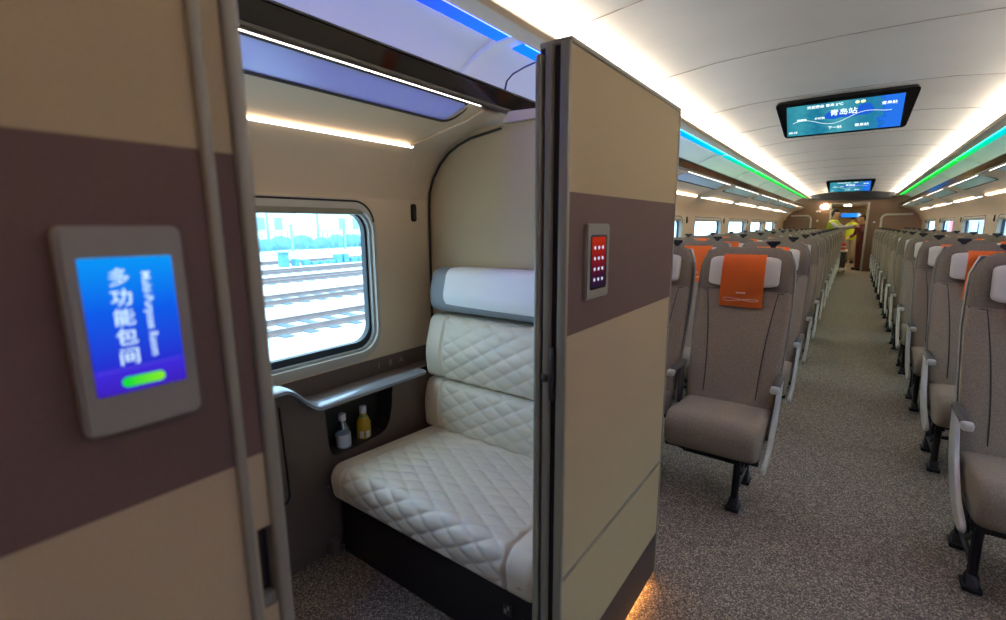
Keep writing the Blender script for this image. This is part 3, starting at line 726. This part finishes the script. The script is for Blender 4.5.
# ------------------------------------------------------------------ train seats
def bez(p, n=10):
    out = []
    for i in range(len(p)-1):
        for k in range(n): out.append(Vector(p[i]).lerp(Vector(p[i+1]), k/n))
    return out+[Vector(p[-1])]
def back_w(z):
    if z < .95: return .228+(.248-.228)*((z-.38)/.57 if z > .38 else 0)
    if z < 1.14: return .248-.006*((z-.95)/.19)
    t = min(1, (z-1.14)/.135); return .242-.10*(1-math.sqrt(max(0, 1-t*t)))
def back_y(z): return .47+(z-.38)*.27
def make_seat(kind, aside):
    """aside: +1 when the aisle is on the +x side; origin on the floor under the cushion front"""
    t = thing('train_seat', 'x', 'seat')
    b = new(); P = roundpoly([(0.0, .30), (-.012, .40), (.035, .462), (.30, .445), (.50, .415), (.50, .30), (.05, .275)], [.05, .07, .07, .1, .02, .02, .04], .02)
    n = len(P); cen = sum(P, Vector((0, 0)))/n; rings = []
    for k in range(15):
        x = -.218+.436*(.5-.5*math.cos(PI*k/14)); dd = .218-abs(x); er = .035; e = er*(1-math.sqrt(max(0, 1-(1-min(1, dd/er))**2)))
        rings.append([Vector((x, *(p+(cen-p).normalized()*e-Vector((0, -.006*(1-(x/.218)**2) if p.y > cen.y else 0))))) for p in P])
    loft(b, rings, True); obj('seat_cushion', b, 'fabric', t, 'full')
    # backrest: two materials (lower squab, darker head section)
    def backloft(z0, z1, nz, m, name, grow=0):
        b = new(); rings = []
        for k in range(nz+1):
            z = z0+(z1-z0)*k/nz; w = back_w(z)+grow; yc = back_y(z); ring = []
            tt = max(0, (z-1.19)/.085); thick = .055*(1-.65*min(1, tt)**2)
            for j in range(32):
                a = 2*PI*j/32; cx, sy = math.cos(a), math.sin(a)
                x = w*math.copysign(abs(cx)**.55, cx); y = thick*math.copysign(abs(sy)**.7, sy)
                if sy < 0:
                    q = 1-(x/w)**2; y += .022*q-.012*(1-q) if z > .45 else 0
                ring.append(Vector((x, yc+y, z)))
            rings.append(ring)
        loft(b, rings, True); return obj(name, b, m, t, True)
    backloft(.385, 1.035, 14, 'fabric', 'backrest')
    backloft(1.038, 1.272, 12, 'fabricd', 'head_section')
    b = new()
    rings = []
    for k in range(13):
        z = .36+.895*k/12; w = back_w(min(z, 1.24))*1.008+.002; yc = back_y(z)
        rings.append([Vector((x*w, yc+y, z)) for x, y in ((-1, .0), (-1, .04), (-.8, .075), (0, .085), (.8, .075), (1, .04), (1, .0), (.9, .045), (0, .05), (-.9, .045))])
    loft(b, rings, True); obj('back_shell', b, 'shellg', t, True)
    # seams on the front
    def fy(x, z):
        w = back_w(z); q = 1-(x/w)**2
        cx = (abs(x)/w)**(1/.55); sy = -math.sqrt(max(0, 1-cx*cx)); return back_y(z)+.055*-(abs(sy)**.7)+.022*q-.012*(1-q)
    b = new()
    for sx in (-1, 1):
        tube(b, [(sx*(.135+.05*((z-.45)/.6)**2 if z > .45 else sx*.135*sx), fy(.15, z)-.0005, z) for z in [.42+.61*k/10 for k in range(11)]], .0028, 5)
    tube(b, [(x, fy(x, 1.035)-.0005, 1.035-.02*(1-(x/.25)**2)) for x in [-.24+.48*k/12 for k in range(13)]], .003, 5)
    obj('seam', b, 'stitch', t)
    # headrest pillow + orange cover
    b = new(); rings = []
    for k in range(17):
        x = -.178+.356*(.5-.5*math.cos(PI*k/16)); f = math.sqrt(max(.0, 1-(abs(x)/.1781)**6)); hz = .083*(.72+.28*f) if f > 0 else .05; hy = .034*(.45+.55*f)
        zc = 1.142; yc = back_y(zc)-.045+.05*(abs(x)/.178)**2*-.3
        rings.append([Vector((x, yc+hy*math.copysign(abs(math.sin(a))**.6, math.sin(a))*1.0+.27*hz*math.cos(a), zc+hz*math.copysign(abs(math.cos(a))**.6, math.cos(a)))) for a in [2*PI*j/20 for j in range(20)]])
    loft(b, rings, True); pl = obj('headrest', b, 'pillow', t, True)
    b = new(); pth = [(1.05, .03)]
    zc = 1.142; yc0 = back_y(zc)-.045
    path = [(yc0+.02, 1.236), (yc0-.002, 1.233), (yc0-.025, 1.215), (yc0-.038, 1.18), (yc0-.048, 1.12), (yc0-.056, 1.07), (yc0-.058, 1.02), (yc0-.058, .98), (yc0-.057, .945)]
    xs = [-.108+.216*k/12 for k in range(13)]
    F = [[Vector((x*(1+.02*(i/7)), y-.003*math.sin(x*40)*(i/7), z-.0) ) for x in xs] for i, (y, z) in enumerate(path)]
    loft(b, F, False, False)
    r = bmesh.ops.solidify(b, geom=b.faces[:], thickness=.004)
    cv = obj('headrest_cover', b, 'orange', t, True)
    b = new(); yz = lambda z: yc0-.0600
    for ph, am in ((0, .007), (PI, .007)):
        tube(b, [(x, yz(1)-.0035, .985+am*math.sin(x*PI/.19*1.6+ph)+(.003 if ph else 0)) for x in [-.092+.184*k/20 for k in range(21)]], .0013, 4)
    for k in range(4): box(b, -.024+.012*k, -.015+.012*k, yz(1)-.004, yz(1)-.001, 1.022, 1.029)
    obj('printed_waves', b, 'print', cv)
    # arms
    def arm(x, blade, nm='armrest'):
        s_ = 1 if x > 0 else -1
        b = new(); box(b, x-.018, x+.018, .26, .52, .585, .615, .011, 3); box(b, x-.010, x+.010, .44, .50, .36, .59, .004); a = obj(nm, b, 'armd', t, True)
        b = new(); box(b, x-.02, x+.02, .235, .285, .575, .612, .012, 3); obj('arm_cap', b, 'armg', a, True)
        if blade:
            pts = [(.44, .60), (.53, .61), (.50, .49), (.42, .37), (.28, .275), (.16, .238), (.06, .232), (.02, .25), (.03, .28), (.16, .315), (.31, .42), (.39, .52)]
            xo = x+s_*.004
            b = new(); prism(b, [tuple(p) for p in roundpoly(pts, .03, .02)], 'x', xo-.009, xo+.009, .004, 1); obj('side_blade', b, 'armg', a, True)
    arm(aside*(.240 if kind == 'aisle' else .264), kind == 'aisle')
    if kind == 'window': arm(-aside*.238, False)
    # legs
    lx = aside*(.125 if aside > 0 else .185)
    b = new(); box(b, -.22, .22, .06, .10, .262, .292, .004); box(b, -.22, .22, .40, .44, .262, .292, .004)
    box(b, lx-.02, lx+.02, .05, .46, .252, .28, .004); box(b, -lx-.015, -lx+.015, .05, .46, .262, .285, .004); obj('seat_frame', b, 'leg', t)
    for y0, yt, nm in ((.09, .10, 'leg'), (.40, .38, 'leg')):
        b = new(); tube(b, [(lx, y0, .02), (lx, y0, .05), (lx, yt, .14), (lx, yt, .27)], .017, 8)
        box(b, lx-.03, lx+.03, y0-.045, y0+.04, 0, .022, .006); prism(b, [(y0-.04, .015), (y0+.03, .015), (y0+.015, .06), (y0-.015, .06)], 'x', lx-.02, lx+.02, .003, 1)
        obj('leg', b, 'leg', t, True)
    b = new(); tube(b, [(lx, .10, .09), (lx, .38, .09)], .012, 8); tube(b, [(lx, .10, .23), (lx, .25, .12), (lx, .38, .24)], .012, 8)
    tube(b, [(lx, .39, .10), (-aside*.2, .36, .12)], .012, 8); obj('leg_brace', b, 'leg', t, True)
    # hook
    b = new(); hx = aside*.12
    zt = 1.268; yb = back_y(1.25)+.03
    prism(b, [(hx-.014, zt-.015), (hx+.014, zt-.015), (hx+.012, zt+.012), (hx+.036, zt+.03), (hx+.032, zt+.042), (hx-.032, zt+.042), (hx-.036, zt+.03), (hx-.012, zt+.012)], 'y', yb-.012, yb+.012, .003, 1)
    obj('grab_handle', b, 'black', t, True)
    cache_tree(t); return t

protos = {}
used = set()
rows = 13
for side, aside, xs in (('left', 1, [-.475, -1.005, -1.535]), ('right', -1, [.69, 1.215])):
    for k, x in enumerate(xs):
        kind = 'aisle' if k == 0 else ('window' if k == len(xs)-1 else 'middle')
        key = (kind, aside)
        for r in range(rows):
            y = 2.33+1.11*r if side == 'left' else 2.30+1.11*r
            if key not in protos:
                o = make_seat(kind, aside); protos[key] = o
            else: o = copy_tree(protos[key])
            o.location = (x, y, 0)
            o['label'] = ('grey-brown fabric %s seat with orange headrest cover, %s side, %s row from the camera' % (kind, side, ORD[r]))
            o['category'] = 'seat'; o['group'] = 'train seats on the %s side' % side
            # the wall narrows nothing here: seats stand on the floor

# ------------------------------------------------------------------ people (far end)
def skinned(name, verts, edges, radii, m, parent, root=0, sub=2):
    me = bpy.data.meshes.new(name); me.from_pydata([tuple(v) for v in verts], edges, []); me.update()
    o = bpy.data.objects.new(name, me); C.objects.link(o); me.materials.append(M[m])
    if parent: o.parent = parent
    ORG[o.name] = Vector((0, 0, 0))
    sk = o.modifiers.new('skin', 'SKIN'); sk.use_smooth_shade = True
    for i, v in enumerate(me.skin_vertices[0].data):
        r = radii[i]; v.radius = r if isinstance(r, tuple) else (r, r); v.use_root = (i == root)
    s_ = o.modifiers.new('sub', 'SUBSURF'); s_.levels = sub; s_.render_levels = sub
    return o
def person(loc, label, vestm, sleevem, trm, rot, armL, armR, lean=0.0, vest=True, scale=1.0):
    """local frame: faces -y, x to its left; armL/armR = (elbow, wrist) positions"""
    V = []; Ed = []; R = []
    def add(p, r, par=None):
        p = Vector(p)
        if p.z > .9: p.y -= (p.z-.9)*lean
        V.append(p); R.append(r); i = len(V)-1
        if par is not None: Ed.append((par, i))
        return i
    pel = add((0, 0, .93), (.15, .11)); wa = add((0, 0, 1.1), (.135, .10), pel); ch = add((0, 0, 1.28), (.16, .11), wa); ne = add((0, 0, 1.47), (.045, .048), ch)
    h0 = add((0, -.02, 1.535), (.062, .075), ne); h1 = add((0, -.015, 1.60), (.088, .108), h0); h2 = add((0, -.005, 1.68), (.088, .108), h1); add((0, 0, 1.73), (.055, .07), h2)
    arms = []
    for sx, (el, wr) in ((1, armL), (-1, armR)):
        sh = add((sx*.165, 0, 1.395), .045, ch); e = add(el, .038, sh); w_ = add(wr, .026, e); arms.append((sh, e, w_))
        dv = (V[w_]-V[e]).normalized(); side = dv.cross(Vector((0, 0, 1))).normalized(); pm = add(V[w_]+dv*.05, (.034, .018), w_)
        V[pm] = V[w_]+dv*.05
        for q, (ln, off) in enumerate(((.07, -.03), (.08, -.01), (.075, .01), (.06, .03))):
            a = add((0, 0, 0), .009, pm); V[a] = V[pm]+dv*.045+side*off
            c = add((0, 0, 0), .007, a); V[c] = V[a]+dv*ln*.6-Vector((0, 0, .012))
        a = add((0, 0, 0), .010, pm); V[a] = V[pm]+side*-.04+dv*.0; c = add((0, 0, 0), .008, a); V[c] = V[a]+dv*.035+side*-.01
    legs = []
    for sx in (1, -1):
        hp = add((sx*.09, 0, .86), .085, pel); kn = add((sx*.10, -.01, .48), .06, hp); an = add((sx*.10, .02, .09), .04, kn); ft = add((sx*.10, -.11, .045), (.035, .03), an); legs.append((hp, kn, an, ft))
    t = thing('person', label, 'person', loc); ORG[t.name] = Vector((0, 0, 0))
    body = skinned('body', V, Ed, R, 'skin', t)
    # hair cap
    b = new(); bmesh.ops.create_uvsphere(b, u_segments=16, v_segments=10, radius=1)
    hd = (V[h1]+V[h2])/2
    for v in b.verts: v.co = Vector((hd.x+v.co.x*.090, hd.y+.016+v.co.y*.108, hd.z+.022+v.co.z*.112))
    bmesh.ops.delete(b, geom=[v for v in b.verts if v.co.z < hd.z+.035-max(0, (v.co.y-hd.y+.03))*1.5], context='VERTS')
    bmesh.ops.solidify(b, geom=b.faces[:], thickness=-.006)
    obj('hair', b, 'hair', t, 'full')
    # face
    b = new(); box(b, hd.x-.010, hd.x+.010, hd.y-.118, hd.y-.080, hd.z-.045, hd.z-.005, .007); obj('nose', b, 'skin', body, True)
    for sx in (1, -1):
        b = new(); box(b, hd.x+sx*.030-.011, hd.x+sx*.030+.011, hd.y-.100, hd.y-.078, hd.z-.002, hd.z+.008, .003); obj('eye', b, 'hair', body)
    b = new(); box(b, hd.x-.022, hd.x+.022, hd.y-.098, hd.y-.075, hd.z-.072, hd.z-.062, .003); obj('mouth', b, 'maroon', body)
    for sx in (1, -1):
        b = new(); box(b, hd.x+sx*.084-.008, hd.x+sx*.084+.008, hd.y-.015, hd.y+.02, hd.z-.035, hd.z+.025, .007, 3); obj('ear', b, 'skin', body, True)
    # clothing shells
    def ell(z, rx, ry, cx=0, cy=0): return [Vector((cx+rx*math.copysign(abs(math.cos(a))**.8, math.cos(a)), cy+ry*math.sin(a)-max(0, z-.9)*lean, z)) for a in [2*PI*k/28 for k in range(28)]]
    b = new(); loft(b, [ell(*r) for r in ((.84, .172, .128), (.95, .168, .125), (1.10, .160, .122), (1.25, .178, .130), (1.36, .192, .128), (1.42, .175, .108), (1.455, .12, .085), (1.475, .07, .068))], True)
    obj('vest' if vest else 'jacket', b, vestm, t, 'full')
    for sh, e, w_ in arms:
        skinned('sleeve', [V[sh]+Vector((0, 0, -.005)), V[e], V[w_]], [(0, 1), (1, 2)], [.080, .056, .042], sleevem, t, sub=1)
    b = new(); loft(b, [ell(*r) for r in ((.99, .155, .112), (.93, .165, .12), (.86, .168, .122), (.80, .15, .105))], True)
    for hp, kn, an, ft in legs:
        sx = 1 if V[hp].x > 0 else -1
        loft(b, [ell(z, rx, ry, sx*cx) for z, rx, ry, cx in ((.88, .085, .10, .085), (.75, .088, .098, .09), (.5, .072, .08, .10), (.3, .064, .07, .10), (.08, .058, .066, .10))], True)
    obj('trousers', b, trm, t, 'full')
    for hp, kn, an, ft in legs:
        b = new(); f = V[ft]; box(b, f.x-.045, f.x+.045, f.y-.05, f.y+.19, 0, .09, .03, 3); o = obj('shoe', b, 'shoe', t, True)
    t.location = loc; t.rotation_euler = (0, 0, rot); t.scale = (scale,)*3
    return t
person((-.56, 17.5, 0), 'person in yellow-green vest reaching right with both arms at the doorway', 'vest', 'sleeve', 'trouser', math.radians(75), ((.28, -.2, 1.22), (.14, -.48, 1.27)), ((-.26, -.22, 1.24), (-.05, -.50, 1.30)), .12, scale=1.04)
person((-.05, 21.4, 0), 'person in yellow-green vest and pale trousers standing in the vestibule', 'vest', 'sleeve', 'trouser', math.radians(170), ((.26, -.03, 1.12), (.24, -.2, .98)), ((-.26, -.03, 1.12), (-.22, -.22, 1.0)), 0)
person((.24, 18.3, 0), 'person in dark maroon uniform with raised arm beside the right door jamb', 'maroon', 'maroon', 'maroon', math.radians(-60), ((.25, -.12, 1.2), (.15, -.35, 1.42)), ((-.25, -.08, 1.15), (-.15, -.3, 1.05)), .1, vest=False, scale=.95)

t = thing('service_cart', 'small brown and white service cart standing in the aisle at the far doorway', 'cart', (-.22, 17.3, 0))
b = new(); box(b, -.34, -.10, 17.1, 17.5, .14, .60, .01); obj('cart_body', b, 'cartb', t)
b = new(); box(b, -.36, -.08, 17.08, 17.52, .60, .66, .01); obj('cart_top', b, 'cartw', t)
b = new(); box(b, -.36, -.08, 17.08, 17.52, .08, .14, .01); obj('cart_base', b, 'cartw', t)
for x in (-.33, -.11):
    for y in (17.12, 17.48):
        b = new(); lathe(b, (0, 0, -.012), [(.04, 0), (.04, .024)], 14); bmesh.ops.transform(b, matrix=Matrix.Translation((x, y, .04)) @ Matrix.Rotation(PI/2, 4, 'Y'), verts=b.verts); obj('wheel', b, 'leg', t)
t = thing('red_box', 'red carton lying on top of the service cart', 'box', (-.23, 17.3, .66))
b = new(); box(b, -.33, -.13, 17.15, 17.4, .66, .86, .008); obj('carton', b, 'red', t)
b = new(); box(b, -.331, -.129, 17.147, 17.403, .74, .775); obj('carton_band', b, 'cap', t)

# ------------------------------------------------------------------ outside
b = new(); box(b, -160, 60, -60, 140, -1.6, -1.42); struct('floor_outside', b, 'ballast')
def track(x0, label):
    t = thing('railway_track', label, 'track', (x0, 20, -1.42), 'tracks of the rail yard')
    for x in (x0-.72, x0+.72):
        b = new(); prism(b, [(x-.07, -1.40), (x+.07, -1.40), (x+.02, -1.37), (x+.02, -1.28), (x+.037, -1.27), (x+.037, -1.25), (x-.037, -1.25), (x-.037, -1.27), (x-.02, -1.28), (x-.02, -1.37)], 'y', -10, 75); obj('rail', b, 'rail', t)
    b = new()
    for k in range(110): box(b, x0-1.15, x0+1.15, -6+.72*k, -6+.72*k+.26, -1.42, -1.385)
    o = obj('sleeper', b, 'sleeper', t); o['kind'] = 'stuff'
for i, x in enumerate((-12.7, -17.7, -24.2, -29.0, -36.5)): track(x, 'railway track in the yard outside, %s from the train' % ORD[i])
f = thing('yard_fence', 'blue mesh fence with tall posts beyond the tracks', 'fence', (-53, 30, -1.42))
b = new()
for k in range(60): box(b, -53.02, -52.98, 12+k*.75, 12.05+k*.75, -1.42, 1.0)
for z in (-1.2, -.4, .4, .95): box(b, -53.03, -52.97, 10, 58, z, z+.05)
m_ = obj('fence_mesh', b, 'fence', f)
for k in range(7):
    b = new(); box(b, -53.1, -52.85, 16+k*7.2, 16.2+k*7.2, -1.42, 1.7); box(b, -53.1, -52.85, 15.8+k*7.2, 16.4+k*7.2, 1.6, 1.7); obj('fence_post', b, 'pole', f)
t = thing('signal_box', 'small dark blue trackside signal cabinet', 'cabinet', (-33, 18.3, -1.42))
b = new(); box(b, -33.4, -32.7, 18, 18.5, -1.42, -.4, .05); obj('cabinet_body', b, 'fence', t)
b = new(); box(b, -33.5, -32.6, 17.9, 18.6, -.4, -.3, .03); obj('cabinet_lid', b, 'pole', t)
b = new()
for k in range(16): box(b, -33.3-.3*random.random(), -32.8, 19+k*.7, 19.3+k*.7+random.random()*.4, -1.42, -1.2+.5*random.random(), .05)
tag(obj('trackside_equipment', b, 'fence', org=(-33, 19, -1.42)), 'low blue trackside equipment beside the far tracks', 'equipment')
for i, (x, y0, y1, h_) in enumerate(((-75, 20, 34, 5.5), (-78, 38, 46, 7), (-76, 52, 80, 5))):
    t = thing('yard_building', ['long low pale building beyond the fence at the left', 'pale narrow building beyond the fence, tallest', 'long pale building beyond the fence at the right'][i], 'building', (x, y0, -1.42), 'buildings beyond the yard')
    b = new(); box(b, x-5, x, y0, y1, -1.42, h_); obj('wall', b, 'bldg', t)
    b = new(); box(b, x-5.3, x+.3, y0-.3, y1+.3, h_, h_+.3); obj('roof', b, 'pole', t)
    for k in range(int((y1-y0)/3)):
        b = new(); box(b, x-.02, x+.06, y0+1+k*3, y0+2.4+k*3, 1, 3); obj('window', b, 'pole', t)
for i, y in enumerate((24, 33.5, 41, 49.5)):
    t = thing('lighting_mast', 'pale blue mast beyond the fence, %s from the left' % ORD[i], 'mast', (-64, y, -1.42), 'masts in the yard')
    b = new(); tube(b, [(-64, y, -1.42), (-64, y, 9)], [.2, .12], 8); obj('pole', b, 'pole', t, True)
    b = new(); box(b, -64.2, -63.8, y-1, y+1, 8.9, 9.05); obj('crossarm', b, 'pole', t)
b = new()
for k in range(40):
    bb = new(); bmesh.ops.create_icosphere(bb, subdivisions=2, radius=1)
    mx = Matrix.Translation((-57-3*random.random(), 14+k*1.3, -1.0)) @ Matrix.Diagonal((1.2, 1+random.random(), .6+.9*random.random(), 1))
    merge(b, bb, mx)
tag(obj('shrub_row', b, 'hill', smooth='full', org=(-57, 30, -1.42)), 'row of blue-green shrubs behind the fence', 'shrubs', kind='stuff')
# neighbouring train on the right
t = thing('parked_train', 'grey train with dark windows and red doors outside the right windows', 'train', (6.2, 12, -1.42))
b = new(); prism(b, [(5.0, -1.1), (4.9, -.3), (4.9, 1.5), (5.1, 2.2), (5.6, 2.6), (6.8, 2.6), (7.4, 2.2), (7.6, 1.5), (7.6, -.3), (7.5, -1.1)], 'y', -6, 46); obj('carriage_body', b, 'train', t)
for k in range(20):
    b = new(); y = -5+k*2.5
    if k % 4 == 2: prism(b, rrect(y, y+1.2, -.9, 1.6, .08), 'x', 4.87, 4.91); obj('door', b, 'tred', t)
    else: prism(b, rrect(y, y+1.7, .7, 1.5, .1), 'x', 4.87, 4.91); obj('window', b, 'twin', t)
b = new(); box(b, 4.885, 4.91, -6, 46, .1, .25); obj('stripe', b, 'tred', t)
for y in (-3, 8, 18, 28, 40):
    b = new(); box(b, 5.3, 7.2, y-1.3, y+1.3, -1.42, -1.0, .05); obj('bogie', b, 'leg', t)

# ------------------------------------------------------------------ world, sun, camera
W = bpy.data.worlds.new('World'); S.world = W; W.use_nodes = True; nt = W.node_tree
bg = nt.nodes['Background']; bg.inputs[0].default_value = (.64, .86, 1, 1); bg.inputs[1].default_value = 4.2
su = bpy.data.lights.new('sun', 'SUN'); su.energy = 3; su.angle = .05; su.color = (1, .97, .92)
so = bpy.data.objects.new('sun', su); C.objects.link(so); so.rotation_euler = (math.radians(35), math.radians(12), math.radians(30))

cam = bpy.data.cameras.new('camera'); co = bpy.data.objects.new('camera', cam); C.objects.link(co); S.camera = co
cam.sensor_width = 36; cam.sensor_fit = 'HORIZONTAL'; cam.lens = 472/1006*36; cam.clip_start = .02; cam.clip_end = 500
yaw, pit, rol = math.radians(36.26), math.radians(10.07), math.radians(-.31)
fwd = Vector((-math.sin(yaw)*math.cos(pit), math.cos(yaw)*math.cos(pit), -math.sin(pit)))
rt = Vector((math.cos(yaw), math.sin(yaw), 0)); u_ = rt.cross(fwd)
r_ = rt*math.cos(rol)+u_*math.sin(rol); u_ = -rt*math.sin(rol)+u_*math.cos(rol)
mw = Matrix((r_, u_, -fwd)).transposed().to_4x4(); mw.translation = (0, 0, 1.4); co.matrix_world = mw
cam.dof.use_dof = True; cam.dof.focus_distance = 2.6; cam.dof.aperture_fstop = 3.2
S.view_settings.view_transform = 'Standard'; S.view_settings.look = 'None'; S.view_settings.gamma = 1; S.view_settings.use_curve_mapping = False
S.view_settings.exposure = 0.2
S.cycles.max_bounces = 8; S.cycles.diffuse_bounces = 5; S.cycles.transparent_max_bounces = 12
